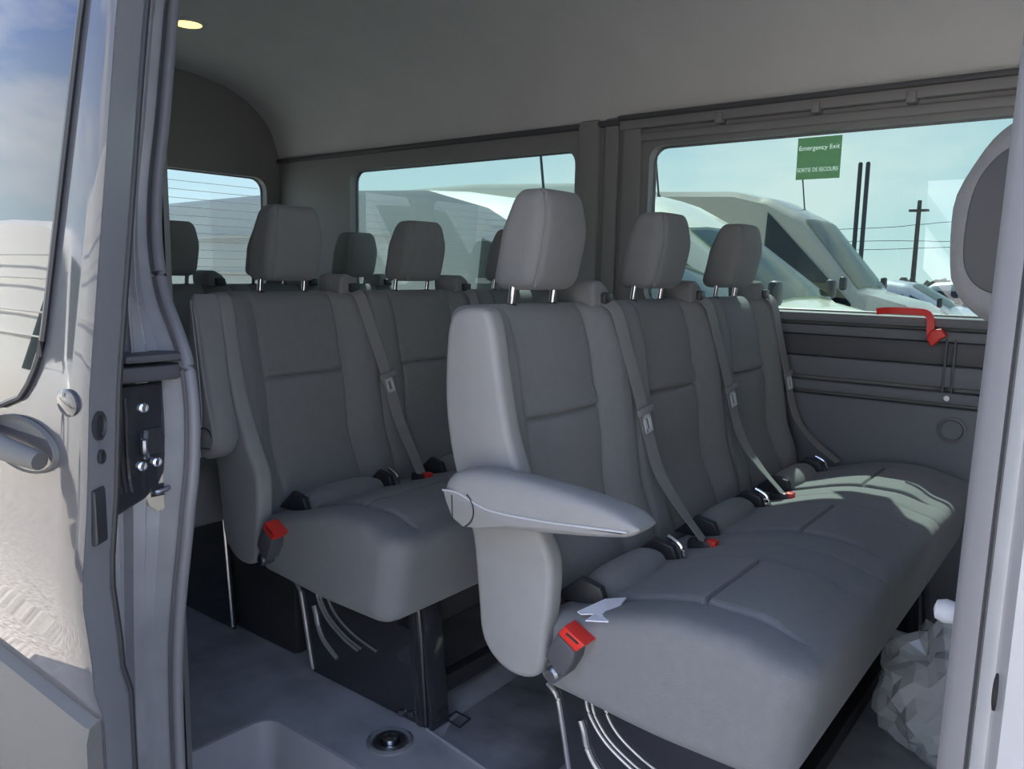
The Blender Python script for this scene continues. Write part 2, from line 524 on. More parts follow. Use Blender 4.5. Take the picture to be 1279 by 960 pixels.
# front pillar of the door opening
bm = NB()
zs = [-.6 + 2.3 * i / 46 for i in range(47)]
sec = [(-.064, .135), (-.068, .10), (-.066, .085), (-.050, .078), (-.046, .066), (-.040, .062), (-.036, .03), (-.030, .0), (.30, -.008)]
rows = [[bm.verts.new((x, ytum(z) + dy, z)) for x, dy in sec[3:]] for z in zs]
for A, B in zip(rows, rows[1:]):
    for k in range(len(A) - 1): bm.faces.new((A[k], A[k + 1], B[k + 1], B[k]))
struct('wall_right_pillar', bm, M['jamb'])
pil = bpy.data.objects['wall_right_pillar']
for z in (.735, .655):
    bm = NB(); lathe(bm, [(.006, -.002), (.006, .0006), (.004, .0012), (.001, .0005)], (-.0365, ytum(z) + .030, z), 'x', 14)
    for v in bm.verts: v.co.x = -.0365 - (v.co.x + .0365); v.co.z = z + (v.co.z - z) * 1.7
    obj('drain_hole', bm, M['holeblack'], pil)
bm = NB()
box(bm, (-.062, .50, -.2), (.10, .60, .7), .0)
for v in bm.verts: pass
rows = []
bm.clear()
for z in zs:
    rows.append([bm.verts.new((x, ytum(z) + dy, z)) for x, dy in ((.12, .19), (-.04, .17), (-.060, .15), (-.067, .125), (-.068, .10), (-.062, .088), (-.052, .082))])
for A, B in zip(rows, rows[1:]):
    for k in range(len(A) - 1): bm.faces.new((A[k], A[k + 1], B[k + 1], B[k]))
struct('trim_14', bm, M['rubber'])
bm = NB()
tube(bm, [(-.046, ytum(z) + .076, z) for z in zs], .0045, 8)
struct('trim_15', bm, M['black'])

# ================================================================== SLIDING DOOR, slid back
def yd(z): return ytum(z) - .083      # outer face of the open door
XD = -.83
bm = NB()
zs = [-.35 + 1.95 * i / 60 for i in range(61)]
xs = [XD, XD - .004, XD - .015, XD - .06, -1.0, -1.2, -1.5, -1.8, -2.1]
def door_y(x, z):
    y = yd(z)
    y += .003 * gro(x, XD, .006)
    y -= .006 * gro(z, .60, .05) - .008 * sst(.50, .46, z)
    return y
DW = (-1.85, -.915, .795, 1.36, .07)      # window opening on the door
grid = [[bm.verts.new((x, door_y(x, z), z)) for x in xs] for z in zs]
for A, B in zip(grid, grid[1:]):
    for k in range(len(xs) - 1): bm.faces.new((A[k], A[k + 1], B[k + 1], B[k]))
door = struct('door_1', bm, M['paint'])
# leading edge face
bm = NB(); rows = []
for z in zs:
    y = door_y(XD, z)
    rows.append([bm.verts.new(q) for q in ((XD + .0005, y, z), (XD - .004, y + .004, z), (XD - .028, y + .040, z), (XD - .036, y + .046, z), (XD - .10, y + .050, z))])
for A, B in zip(rows, rows[1:]):
    for k in range(4): bm.faces.new((A[k], A[k + 1], B[k + 1], B[k]))
obj('edge_panel', bm, M['doorpaint'], door)
bm = NB()
tube(bm, [(XD - .040, door_y(XD, z) + .049, z) for z in zs], .004, 8)
obj('edge_seal', bm, M['black'], door)
# window pane follows the tumblehome
bm = NB()
x0, x1 = -1.85, -.897
def wx(z): return x1 - .033 * (1.2 - z) / .3     # front edge slants
rows = []
zz = [.782 + (1.45 - .782) * i / 40 for i in range(41)]
for z in zz:
    d = z - .782; r = .10
    cut = r - math.sqrt(max(0, r * r - (r - d) ** 2)) if d < r else 0
    xf = wx(z) - cut
    rows.append([bm.verts.new((xf + (x0 - xf) * k / 8, yd(z) - .003, z)) for k in range(9)])
for A, B in zip(rows, rows[1:]):
    for k in range(8): bm.faces.new((A[k], A[k + 1], B[k + 1], B[k]))
obj('window_glass', bm, M['glass_door'], door)
bm = NB()
for A, B in (): pass
pts = []
for z in reversed(zz):
    d = z - .782; r = .10
    cut = r - math.sqrt(max(0, r * r - (r - d) ** 2)) if d < r else 0
    pts.append((wx(z) - cut, yd(z) - .003, z))
pts.append((-1.85, yd(.782) - .003, .782))
tube(bm, pts, .0035, 6)
obj('glass_seal', bm, M['black'], door)
# dark lining behind the pane
bm = NB(); quad(bm, (-.90, yd(.79) + .05, .79), (-1.85, yd(.79) + .05, .79), (-1.85, yd(1.4) + .05, 1.4), (-.87, yd(1.4) + .05, 1.4))
# outer handle: recessed cup plus grip bar
bm = NB()
lathe(bm, [(.0, .006), (.030, .004), (.040, -.001), (.043, -.004), (.044, .002)], (0, 0, 0), 'y', 30)
for v in bm.verts: v.co = Vector((v.co.x * 2.2 - .985, v.co.y + door_y(-.985, .745) - .001, v.co.z * .72 + .745))
cup = obj('handle_cup', bm, M['cladding'], door)
bm = NB()
hp = smooth_path([(-1.16, yd(.75) - .012, .748), (-1.05, yd(.75) - .024, .752), (-.97, yd(.75) - .026, .746), (-.91, yd(.75) - .012, .738)], 8)
tube(bm, hp, [.010 + .003 * math.sin(PI * i / (len(hp) - 1)) for i in range(len(hp))], 12)
obj('handle_grip', bm, M['cladding'], door)
bm = NB(); lathe(bm, [(.018, .0), (.018, -.003), (.014, -.005)], (0, 0, 0), 'y', 24)
for v in bm.verts: v.co = Vector((v.co.x * 1.3 - .868, v.co.y + door_y(-.868, .805), v.co.z * .8 + .805))
obj('lock_cover', bm, M['paint'], door)
# rub strip along the bottom
bm = NB(); rows = []
for x in (XD - .004, XD - .012, XD - .05, -1.2, -2.1):
    rows.append([bm.verts.new((x, door_y(x, z) - t, z)) for z, t in ((.462, 0), (.456, .012), (.44, .016), (.28, .018), (.262, .012), (.255, 0))])
for A, B in zip(rows, rows[1:]):
    for k in range(5): bm.faces.new((A[k], A[k + 1], B[k + 1], B[k]))
bm.faces.new(rows[0])
obj('rub_strip', bm, M['cladding'], door)
# fittings in the leading edge: guide hole, bolt hole, catch plate
def edge_pt(f, z): 
    y = door_y(XD, z); return Vector((XD - .004 - .024 * f, y + .004 + .036 * f, z))
en = Vector((.036, .024, 0)).normalized()
def on_edge(bm, f, z, rw, rz, kind):
    c = edge_pt(f, z); t = Vector((-.024, .036, 0)).normalized()
    if kind == 'disc':
        rings = [[bm.verts.new(c + t * rw * s * math.cos(a) + Vector((0, 0, rz * s * math.sin(a))) + en * h) for a in [2 * PI * i / 20 for i in range(20)]] for s, h in ((1, -.001), (1, .003), (.8, .004), (.7, .001), (.01, .0012))]
        for A, B in zip(rings, rings[1:]):
            for k in range(20): bm.faces.new((A[k], A[(k + 1) % 20], B[(k + 1) % 20], B[k]))
    else:
        vs = [[bm.verts.new(c + t * a * rw * s + Vector((0, 0, b * rz * s)) + en * h) for a, b in ((-1, -1), (1, -1), (1, 1), (-1, 1))] for s, h in ((1, -.001), (1, .003), (.9, .005))]
        for A, B in zip(vs, vs[1:]):
            for k in range(4): bm.faces.new((A[k], A[(k + 1) % 4], B[(k + 1) % 4], B[k]))
        bm.faces.new(vs[-1])
bm = NB(); on_edge(bm, .30, .782, .0115, .0155, 'disc'); obj('guide_hole', bm, M['black'], door)
bm = NB(); on_edge(bm, .42, .748, .006, .0078, 'disc'); obj('bolt_hole', bm, M['black'], door)
bm = NB(); on_edge(bm, .36, .685, .010, .030, 'box'); obj('catch_plate', bm, M['black'], door)

# ================================================================== black latch and loop striker on the jamb
XJ = -.995
latch = thing('door_latch', 'glossy black latch case bolted to the grey door jamb beside the sliding door', 'latch', (XJ, .45, .72))
bm = NB()
ol = [(.430, .64), (.430, .803), (.506, .805), (.508, .71), (.504, .69), (.494, .672), (.476, .658)]
prism(bm, ol, 'x', XJ - .01, XJ + .045, .005)
obj('case', bm, M['gloss'], latch)
bm = NB()
for y in (.441, .448, .455):
    tube(bm, smooth_path([(XJ + .046, y, .79), (XJ + .048, y, .76), (XJ + .048, y, .70), (XJ + .046, y + .004, .672)], 5), .0022, 6)
obj('guide_rib', bm, M['gloss'], latch)
bm = NB(); box(bm, (XJ + .040, .474, .715), (XJ + .047, .502, .748), .002)
obj('latch_recess', bm, M['black'], latch)
bm = NB(); tube(bm, smooth_path([(XJ + .05, .476, .745), (XJ + .056, .472, .735), (XJ + .056, .472, .722), (XJ + .05, .477, .714)], 5), .0045, 8)
obj('latch_claw', bm, M['steel'], latch)
for y, z in ((.478, .775), (.473, .702), (.492, .704)):
    bm = NB(); lathe(bm, [(.006, 0), (.006, .003), (.0035, .0045), (.0032, .003), (.001, .003)], (XJ + .045, y, z), 'x', 14)
    obj('bolt', bm, M['chrome'], latch)
strk = thing('door_striker', 'small loop striker on a beige oval plate, below the black latch case', 'striker', (-.955, .51, .675))
bm = NB(); lathe(bm, [(.027, -.004), (.027, .003), (.023, .005)], (0, 0, 0), 'x', 10)
for v in bm.verts: v.co = Vector((v.co.x - .957, v.co.y * .78 + .499, v.co.z * .98 + .664))
obj('plate', bm, M['beige'], strk)
bm = NB(); tube(bm, smooth_path([(-.955, .486, .667), (-.947, .488, .666), (-.945, .497, .667), (-.946, .507, .670), (-.955, .510, .671)], 5), .0035, 8)
obj('loop', bm, M['steel'], strk)
bm = NB(); box(bm, (-.953, .484, .659), (-.951, .513, .675), .0)
obj('slot', bm, M['black'], strk)
bm = NB()
# ================================================================== BENCHES
PITCH = .4275
def bench(cs, y_out, label, full=True):
    """three-seat bench in the front row's world position; cs = seat centres"""
    ORG = (-.5, y_out, 0)
    B = thing('bench_seat', label, 'bench seat', ORG, 'passenger bench seats')
    hw = (cs[1] - cs[0]) / 2
    k0 = hw / .2137
    iw = .113 * k0
    for i, c in enumerate(cs):
        y0, y1 = c - hw - .006, c + hw + .006
        q0, q1 = c - hw - .018, c + hw + .018
        if i == 0: y0 = y_out + .012; q0 = y_out
        if i == len(cs) - 1: y1 -= .008; q1 -= .02
        # ---- backrest
        def fb(x, y, z):
            # x = thickness coordinate (-.085 back .. 0 front), leaning
            a = abs(y - c)
            front = sst(-.05, -.01, x)
            bol = .030 * sst(iw - .005, iw + .05, a) * sst(.36, .5, z)
            low = sst(.56, .40, z)
            d = bol + .012 * math.cos(min(1, a / iw) * PI / 2) * (.4 + .6 * low)
            d -= .006 * gro(a, iw, .0045) * sst(.36, .42, z)
            if a < iw: d -= (.010 * gro(z, .70, .004) - .005 * gro(z, .715, .012)) * sst(iw, iw - .006, a)
            d += .006 * gro(z, .66, .06) * (a < iw + .02)
            top = sst(.80, .893, z) * .012 - .035 * sst(.56, .40, z)
            return (-.789 - .16 * (z - .70) + x * (1 - .0) + front * (d - top), y, z)
        bm = NB()
        rbox(bm, lat(-.085, 0, 5, .032), lat(y0, y1, 22, .032, (c - iw, c + iw)), lat(.36, .893, 26, .030, (.70,)), .030, fb)
        bk = obj('backrest', bm, M['fabric'], B)
        # ---- headrest
        bm = NB()
        hx, hy, hz = -.842, c - .010, .918
        h = .172 if i == 0 else .162
        hwid = .080
        def fh(x, y, z):
            t = (z - hz) / h
            wid = 1 - .16 * sst(.5, 1.0, t) - .06 * (1 - t) * .5
            lean = .030 * t + .004 * math.sin(PI * t)
            sd = .002 * gro(abs(y - hy), hwid - .018, .004)
            xx = hx + (x - hx) * (1 - .30 * sst(.55, 1, t)) + lean - .012
            if x > hx: xx -= sd * 1.2
            yy = hy + (y - hy) * wid
            # face bows outwards a little
            if x > hx: xx += .008 * (1 - ((y - hy) / hwid) ** 2)
            return (xx, yy, z)
        rbox(bm, lat(hx - .046, hx + .046, 6, .026), lat(hy - hwid, hy + hwid, 12, .026, (hy - hwid + .018, hy + hwid - .018), .004), lat(hz, hz + h, 12, .026), .026, fh)
        hd = obj('headrest', bm, M['fabric'], B)
        # piping of the side gusset
        bm = NB()
        ps = []
        for s in (-1,):
            path = []
            for t in [j / 24 for j in range(25)]:
                z = hz + .006 + (h - .012) * t
                p = Vector(fh(hx + .046, hy + s * (hwid - .018), z)); p.x -= .002
                path.append(p)
            tube(bm, path, .0022, 6)
        obj('piping', bm, M['fabric'], hd)
        for s in (-1, 1):
            bm = NB()
            tube(bm, [(hx - .018, hy + s * .062, .875), (hx - .010, hy + s * .062, .93)], .0065, 12)
            obj('post', bm, M['chrome'], hd)
            bm = NB()
            lathe(bm, [(.013, 0), (.013, .006), (.009, .010)], (hx - .016, hy + s * .062, .884), 'z', 14)
            obj('post_guide', bm, M['black'], bk)
        # ---- belt outlet on top of the backrest
        bm = NB()
        ho = smooth_path([(0, y1 - .085, .885), (0, y1 - .085, .925), (0, y1 - .060, .935), (0, y1 - .028, .915), (0, y1 - .012, .88)], 5, False)
        prism(bm, [(p.y, p.z) for p in ho], 'x', -.905, -.815, .008)
        for v in bm.verts: v.co.x += .05 * (0.88 - v.co.z)
        g = obj('belt_guide', bm, M['fabric'], bk)
        bm = NB(); box(bm, (-.822, y1 - .062, .888), (-.806, y1 - .030, .912), .004)
        obj('belt_slot', bm, M['black'], g)
        if not full: continue
        # ---- cushion
        def fc(x, y, z):
            a = abs(y - c)
            u = (x + .69) / .41                                  # 0 rear, 1 front
            topf = sst(.40, .44, z)
            zz = z
            rise = -.030 + .052 * sst(0, .62, u) - .020 * sst(.75, 1.0, u)
            zz += topf * rise
            ins = sst(iw + .012, iw - .012, a) * sst(-.315, -.35, x) * sst(-.70, -.66, x)
            zz += topf * ins * .006
            zz -= topf * .012 * gro(a, iw, .0035) * sst(-.30, -.34, x)
            zz -= topf * .010 * gro(x, -.452, .0035) * sst(iw + .01, iw - .006, a)
            zz += topf * .004 * sst(iw + .01, iw + .03, a)
            # front face tucks back towards the bottom
            xx = x - .018 * sst(.44, .30, z) * sst(-.5, -.29, x)
            if i == 0 and y < c:                                  # rounded outer front corner
                xx -= .016 * sst(y_out + .06, y_out, y) ** 2 * sst(-.42, -.29, x)
            return (xx, y, zz + .014 * sst(-.45, -.69, x) * sst(.36, .30, z))
        bm = NB()
        R = .030
        rbox(bm, lat(-.69, -.266, 26, R, (-.452,)), lat(q0, q1, 24, R, (c - iw, c + iw)), lat(.285, .45, 8, R), R, fc)
        cu = obj('seat_cushion', bm, M['insert'] if False else M['fabric'], B)
        # roll between cushion and backrest
        bm = NB()
        pts = [(-.640, y, .428) for y in [c - .122 + .214 * j / 8 for j in range(9)]]
        tube(bm, pts, [.024, .035, .039, .040, .040, .040, .039, .035, .024], 16)
        obj('lumbar_roll', bm, M['fabric'], B)
        # lower belt anchors beside the roll
        for s in (-1, 1):
            bm = NB()
            prism(bm, [(-.70, .425), (-.65, .470), (-.612, .462), (-.600, .434), (-.64, .425)], 'y', c - .015 + s * .124 - .008, c - .015 + s * .124 + .008, .004)
            an = obj('anchor_cover', bm, M['black'], B)
        bm = NB(); tube(bm, smooth_path([(-.63, c + .118, .474), (-.606, c + .120, .462), (-.596, c + .120, .440)], 4), .004, 8)
        obj('anchor_bar', bm, M['chrome'], an)
        # ---- belt
        by0, by1, by2 = c + .166, c + .238, c + .190
        if i == 2: by1, by2 = c + .205, c + .185
        pts = smooth_path([(-.815, by0 + .004, .895), (-.790, by0 + .008, .875), (-.772, (by0 * .66 + by1 * .34), .80), (-.752, by1 * .7 + by0 * .3, .70), (-.722, by1, .57), (-.668, by1 - .012, .505), (-.590, by2, .452)], 6)
        bm = NB(); ribbon(bm, pts, (.97, -.12, .25), .034, .0022)
        be = obj('seat_belt', bm, M['belt'], B)
        q = pts[len(pts) * 6 // 12 + 1]
        t = (pts[len(pts) * 6 // 12 + 2] - q).normalized(); nn = Vector((.97, -.12, .25)).normalized(); s_ = t.cross(nn).normalized()
        bm = NB()
        box(bm, (-.026, -.008, 0), (.026, .008, .009), .004)
        for v in bm.verts: v.co = q + s_ * v.co.x + t * v.co.y + nn * (v.co.z + .002)
        tg = obj('belt_tongue', bm, M['belt'], be)
        bm = NB()
        for a0, a1, b0, b1 in ((-.012, -.005, .008, .044), (.005, .012, .008, .044), (-.012, .012, .037, .045), (-.012, .012, .008, .016)):
            box(bm, (a0, b0, .001), (a1, b1, .004), 0)
        for v in bm.verts: v.co = q + s_ * v.co.x + t * v.co.y + nn * (v.co.z + .003)
        obj('tongue_blade', bm, M['bright'], tg)
        # ---- buckle beside the belt end
        if i < 2:
            bm = NB(); box(bm, (-.625, c + .186, .425), (-.575, c + .210, .452), .006)
            for v in bm.verts: v.co.z += (v.co.x + .625) * .10
            bu = obj('buckle', bm, M['black'], B)
            bm = NB(); box(bm, (-.586, c + .1875, .438), (-.568, c + .2085, .458), .003)
            obj('release_button', bm, M['red'], bu)
    if not full: return B
    yo = y_out
    # ---- outer side cover of the backrest
    ol = [(-.838, .889), (-.858, .872), (-.866, .83), (-.868, .745), (-.856, .665), (-.832, .59), (-.806, .525), (-.793, .43), (-.784, .365), (-.757, .330), (-.717, .315),
          (-.680, .322), (-.661, .344), (-.655, .39), (-.648, .46), (-.650, .52), (-.674, .565), (-.708, .635), (-.735, .706), (-.754, .79), (-.770, .868), (-.790, .892)]
    bm = NB(); prism(bm, spline2(ol, 4), 'y', yo - .022, yo + .018, .012, 4)
    obj('side_cover', bm, M['vinyl'], B)
    # ---- armrest, origin at its pivot
    piv = (-.765, yo - .04, .598)
    def arm_loft(bm, st, ya, yb, e):
        rings = []
        for x, zt_, zb_ in st:
            zc, hz_, yc_, hy_ = (zt_ + zb_) / 2, (zt_ - zb_) / 2, (ya + yb) / 2, (yb - ya) / 2
            end = min(1, (x + .812) / .03, (-.468 - x) / .02); hy_ *= .55 + .45 * math.sqrt(max(0, end))
            ring = []
            for k in range(28):
                a = 2 * PI * k / 28; ca, sa = math.cos(a), math.sin(a)
                ring.append(bm.verts.new((x, yc_ + hy_ * math.copysign(abs(ca) ** (2 / e), ca), zc + hz_ * math.copysign(abs(sa) ** (2 / e), sa))))
            rings.append(ring)
        for A, B_ in zip(rings, rings[1:]):
            for k in range(28): bm.faces.new((A[k], A[(k + 1) % 28], B_[(k + 1) % 28], B_[k]))
        bm.faces.new(rings[0]); bm.faces.new(rings[-1])
    ast = smooth_path([(-.810, .618, .602), (-.803, .634, .586), (-.79, .645, .572), (-.765, .652, .563), (-.73, .656, .566), (-.66, .657, .578), (-.58, .653, .590), (-.52, .645, .601), (-.49, .638, .608), (-.476, .630, .615), (-.470, .626, .620)], 4)
    bm = NB(); arm_loft(bm, [tuple(p) for p in ast], yo - .089, yo - .026, 3.2)
    ar = obj('armrest', bm, M['vinyl'], B, loc=piv)
    low = [(-.806, .616), (-.775, .617), (-.735, .606), (-.70, .602), (-.62, .606), (-.55, .613), (-.482, .620), (-.488, .615), (-.52, .607), (-.60, .597), (-.68, .585), (-.735, .570), (-.765, .566), (-.787, .576), (-.80, .60)]
    bm = NB(); prism(bm, [(x, z) for x, z in low], 'y', yo - .0898, yo - .03, .003, 2)
    obj('lower_shell', bm, M['armtrim'], ar)
    bm = NB(); tube(bm, smooth_path([(x, yo - .0895, z) for x, z in low[:7]], 6), .0016, 6)
    obj('seam_highlight', bm, M['piping'], ar)  # pale line standing in for the seam's highlight
    bm = NB()
    cx, cz = -.772, .594
    tube(bm, [(cx + .030 * math.cos(a), yo - .0905, cz + .030 * math.sin(a) * .95) for a in [math.radians(-62 + 120 * j / 14) for j in range(15)]], .0012, 6)
    tube(bm, [(cx - .012, yo - .0905, .575), (cx - .014, yo - .0905, .612)], .0010, 6)
    obj('pivot_seam', bm, M['black'], ar)
    # ---- outer buckle on the cushion side
    bm = NB()
    prism(bm, [(-.627, .416), (-.595, .397), (-.598, .380), (-.613, .352), (-.628, .352), (-.648, .373), (-.644, .388)], 'y', yo - .030, yo + .004, .004)
    bu = obj('buckle', bm, M['trimdark'], B)
    bm = NB()
    prism(bm, [(-.615, .431), (-.577, .413), (-.594, .3975), (-.6265, .4165)], 'y', yo - .0305, yo + .002, .003)
    obj('release_button', bm, M['red'], bu)
    bm = NB(); prism(bm, [(-.609, .424), (-.588, .414), (-.590, .411), (-.611, .421)], 'y', yo - .0315, yo - .018, .0)
    obj('button_slot', bm, M['black'], bu)
    bm = NB(); lathe(bm, [(.013, .004), (.013, -.024), (.009, -.028)], (-.640, yo + .0, .343), 'y', 18)
    obj('bolt', bm, M['steel'], bu)
    # ---- steel base: two stamped side plates and cross members
    for y, sgn in ((yo + .15, 1), (cs[2] + .06, -1)):
        bm = NB()
        ol = [(-.70, 0), (-.716, .067), (-.733, .153), (-.743, .196), (-.765, .214), (-.775, .315), (-.36, .315), (-.345, .20), (-.330, .0)]
        prism(bm, ol, 'y', y, y + .012, .003, 1)
        lg = obj('leg', bm, M['gloss'], B)
        bm = NB()
        for p, r in (([(-.686, .25), (-.680, .201), (-.664, .172), (-.635, .145), (-.585, .120), (-.54, .108)], .0035), ([(-.675, .25), (-.668, .201), (-.652, .174), (-.624, .150), (-.577, .128), (-.53, .116)], .003),
                     ([(-.650, .25), (-.641, .204), (-.618, .174), (-.58, .152), (-.54, .138), (-.48, .126)], .003), ([(-.692, .17), (-.684, .150), (-.676, .122), (-.655, .094), (-.61, .066)], .006)):
            tube(bm, smooth_path([(x, y - .002 * sgn + (.012 if sgn < 0 else 0), z) for x, z in p], 8), r, 8)
        obj('bead', bm, M['bead'], lg)  # ridges of the black plate, highlights put into their pale colour
        bm = NB()
        tube(bm, smooth_path([(-.765, y - .002, .214), (-.743, y - .003, .196), (-.731, y - .003, .153), (-.714, y - .002, .067), (-.700, y - .002, .01)], 6), .005, 8)
        obj('rear_flange', bm, M['bead'], lg)  # rear edge of the black plate, coloured pale as its highlight
        bm = NB()
        box(bm, (-.372, y - .008, .004), (-.352, y + .03, .315), .005)
        box(bm, (-.336, y - .004, .004), (-.326, y + .05, .315), .003)
        for v in bm.verts: v.co.x += .03 * (.3 - v.co.z) / .3 - .012
        obj('front_flange', bm, M['gloss'], lg)
        bm = NB()
        for x in (-.40, -.37): disc(bm, (x, y - .001, .012 + .3 * (x + .40)), .007, 'y', -.006, 12)
        obj('bolt', bm, M['steel'], lg)
    bm = NB()
    box(bm, (-.42, yo + .15, .20), (-.36, cs[2] + .06, .30), .006)
    box(bm, (-.76, yo + .15, .22), (-.70, cs[2] + .06, .30), .006)
    box(bm, (-.40, yo + .16, .02), (-.37, cs[2] + .06, .06), .004)
    obj('cross_member', bm, M['black'], B)
    return B

CS = [1.165, 1.165 + PITCH, 1.165 + 2 * PITCH]
YO = .955
bench_front = bench(CS, YO, 'dark grey three-seat bench nearest the door, armrest lowered and paper slip on its cushion')
bench_mid = copy_tree(bench_front)
bench_mid.location.x -= .742
bench_mid['label'] = 'dark grey three-seat bench behind the nearest one, its armrest folded up against the backrest'
for ch in bench_mid.children:
    if ch.name.startswith('armrest'):
        ch.rotation_euler = (0, math.radians(-92), 0)
        ch.location.x += .035
bench_back = bench([.905, 1.265, 1.625, 1.985], .72, 'rearmost dark bench under the rear window, mostly hidden behind two nearer rows', full=False)
# the rear bench also has one long cushion and base seen through the gap
bm = NB()
def fq(x, y, z): return (x, y, z + .02 * sst(-.69, -.4, x))
rbox(bm, lat(-.69, -.272, 8, .035), lat(.73, 2.16, 20, .035), lat(.295, .45, 4, .035), .035, fq)
obj('seat_cushion', bm, M['fabric'], bench_back)
for y in (1.11, 1.98):
    bm = NB(); prism(bm, [(-.80, 0), (-.76, .315), (-.36, .315), (-.33, 0)], 'y', y, y + .012, .003, 1)
    obj('leg', bm, M['gloss'], bench_back)
bm = NB(); box(bm, (-.40, 1.125, .0), (-.085, 1.93, .27), .012)  # plain black box on the floor between rear and middle benches
obj('floor_box', bm, M['black'], bench_back)
bm = NB(); tube(bm, [(-.357, 1.108, .312), (-.345, 1.107, .2), (-.328, 1.107, .01)], .004, 6)
obj('leg_edge', bm, M['bead'], bench_back)  # thin highlight on the leg's front edge, made as a pale strip
bench_back.location.x -= 1.452

# ---- front passenger seat, just visible past the pillar
fs = thing('front_seat', 'grey front passenger seat whose headrest shows past the right pillar', 'car seat', (.0, 1.05, 0))
bm = NB()
def ff(x, y, z):
    t = (z - .90) / .23
    return (x - .012 * math.sin(PI * min(1, max(0, t))) + .03 * sst(.55, 1, t) - .02 * (1 - t) * 0 + .015 * sst(.25, 0, t), y + (0), z)
rbox(bm, lat(-.158, -.05, 8, .036), lat(.98, 1.22, 10, .036), lat(.90, 1.125, 10, .036), .036, ff)
hd = obj('headrest', bm, M['fabric'], fs)
bm = NB(); prism(bm, spline2([(-.147, .962), (-.150, 1.01), (-.142, 1.055), (-.118, 1.085), (-.09, 1.085), (-.08, 1.0), (-.09, .94), (-.125, .938)], 5), 'y', .975, .985, .003, 2)
obj('recess', bm, M['recess'], hd)
bm = NB()
rbox(bm, lat(-.10, .03, 6, .04), lat(.90, 1.32, 10, .04), lat(.36, .92, 12, .04), .04, lambda x, y, z: (x + .10 * (.9 - z) / .5, y, z))
obj('backrest', bm, M['fabric'], fs)
bm = NB()
rbox(bm, lat(.02, .50, 8, .04), lat(.90, 1.32, 10, .04), lat(.30, .44, 4, .04), .04)
obj('seat_cushion', bm, M['fabric'], fs)
bm = NB(); prism(bm, [(.0, 0), (.04, .31), (.46, .31), (.48, 0)], 'y', .93, 1.29, .01, 2)
obj('seat_box', bm, M['black'], fs)
bm = NB(); lathe(bm, [(.002, -.024), (.013, -.02), (.017, -.006), (.015, .012), (.008, .022), (.002, .024)], (0, 0, 0), 'x', 18)
for v in bm.verts: v.co = Vector((v.co.x * .8 - .158, v.co.y + 1.2, v.co.z + .493))
obj('lever_knob', bm, M['paper'], fs)
bm = NB(); tube(bm, [(-.155, 1.2, .493), (-.05, 1.2, .47), (.04, 1.2, .44)], .006, 8)
obj('lever', bm, M['black'], fs)

# ================================================================== SMALL THINGS INSIDE
# paper slip on the nearest cushion
bm = NB()
zt = .437
prism(bm, [(-.616, .962), (-.600, 1.015), (-.574, 1.036), (-.562, .962), (-.590, .944), (-.592, .972), (-.607, .958)], 'z', zt, zt + .0018, 0)
for v in bm.verts: v.co.z += .003 + .010 * sst(.97, 1.04, v.co.y)
tag(obj('paper_slip', bm, M['paper'], smooth=False), 'folded white paper slip lying on the nearest seat cushion', 'paper')

# crumpled clear bag in the footwell
bm = NB()
bmesh.ops.create_icosphere(bm, subdivisions=4, radius=1)
for v in bm.verts:
    d = v.co.normalized()
    n = noise.noise(d * 1.9) * .34 - abs(noise.noise(d * 3.3 + Vector((3, 1, 2)))) * .30 + random.uniform(-.035, .035)
    r = 1.06 + n
    p = Vector((d.x * .135, d.y * .16, d.z * .145)) * r
    v.co = Vector((-.205 + p.x, 1.75 + p.y, max(.006, .118 + p.z)))
tag(obj('plastic_bag', bm, M['film'], smooth=False), 'crumpled clear plastic bag on the floor beside the right pillar', 'bag')

# floor tie-down ring
td = thing('floor_anchor', 'round chrome tie-down recess in the grey floor beside the step', 'floor anchor', (-1.098, 1.028, 0))
bm = NB(); lathe(bm, [(.048, 0), (.048, .003), (.042, .006), (.038, .004), (.034, .0015)], (-1.098, 1.028, 0), 'z', 36)
obj('rim', bm, M['bead'], td)
bm = NB(); lathe(bm, [(.036, .002), (.030, .006), (.026, .005), (.020, .002)], (-1.098, 1.028, 0), 'z', 36)
obj('ring', bm, M['steel'], td)
bm = NB(); lathe(bm, [(.017, .001), (.015, .010), (.008, .014), (.002, .015)], (-1.098, 1.028, 0), 'z', 28)
obj('stud', bm, M['chrome'], td)
bm = NB()
for a, b in (((-1.062, 1.155), (-1.018, 1.150)), ((-1.018, 1.150), (-1.022, 1.188)), ((-1.022, 1.188), (-1.064, 1.19)), ((-1.064, 1.19), (-1.062, 1.155))):
    tube(bm, [(*a, .005), (*b, .005)], .002, 6)
tag(obj('floor_clip', bm, M['black']), 'small square clip set in the floor by the middle bench leg', 'clip')

# ceiling lamp
cl = thing('ceiling_light', 'small oval ceiling lamp glowing warm in the dark headliner', 'ceiling light', (-2.64, 1.55, 1.764))
bm = NB(); lathe(bm, [(.062, .012), (.062, .002), (.056, -.001), (.045, .0)], (-2.64, 1.55, 1.764), 'z', 32)
obj('bezel', bm, M['headliner'], cl)
bm = NB(); lathe(bm, [(.046, .004), (.044, -.001), (.03, -.003), (.002, -.004)], (-2.64, 1.55, 1.764), 'z', 32)
obj('lens', bm, M['lamp'], cl)

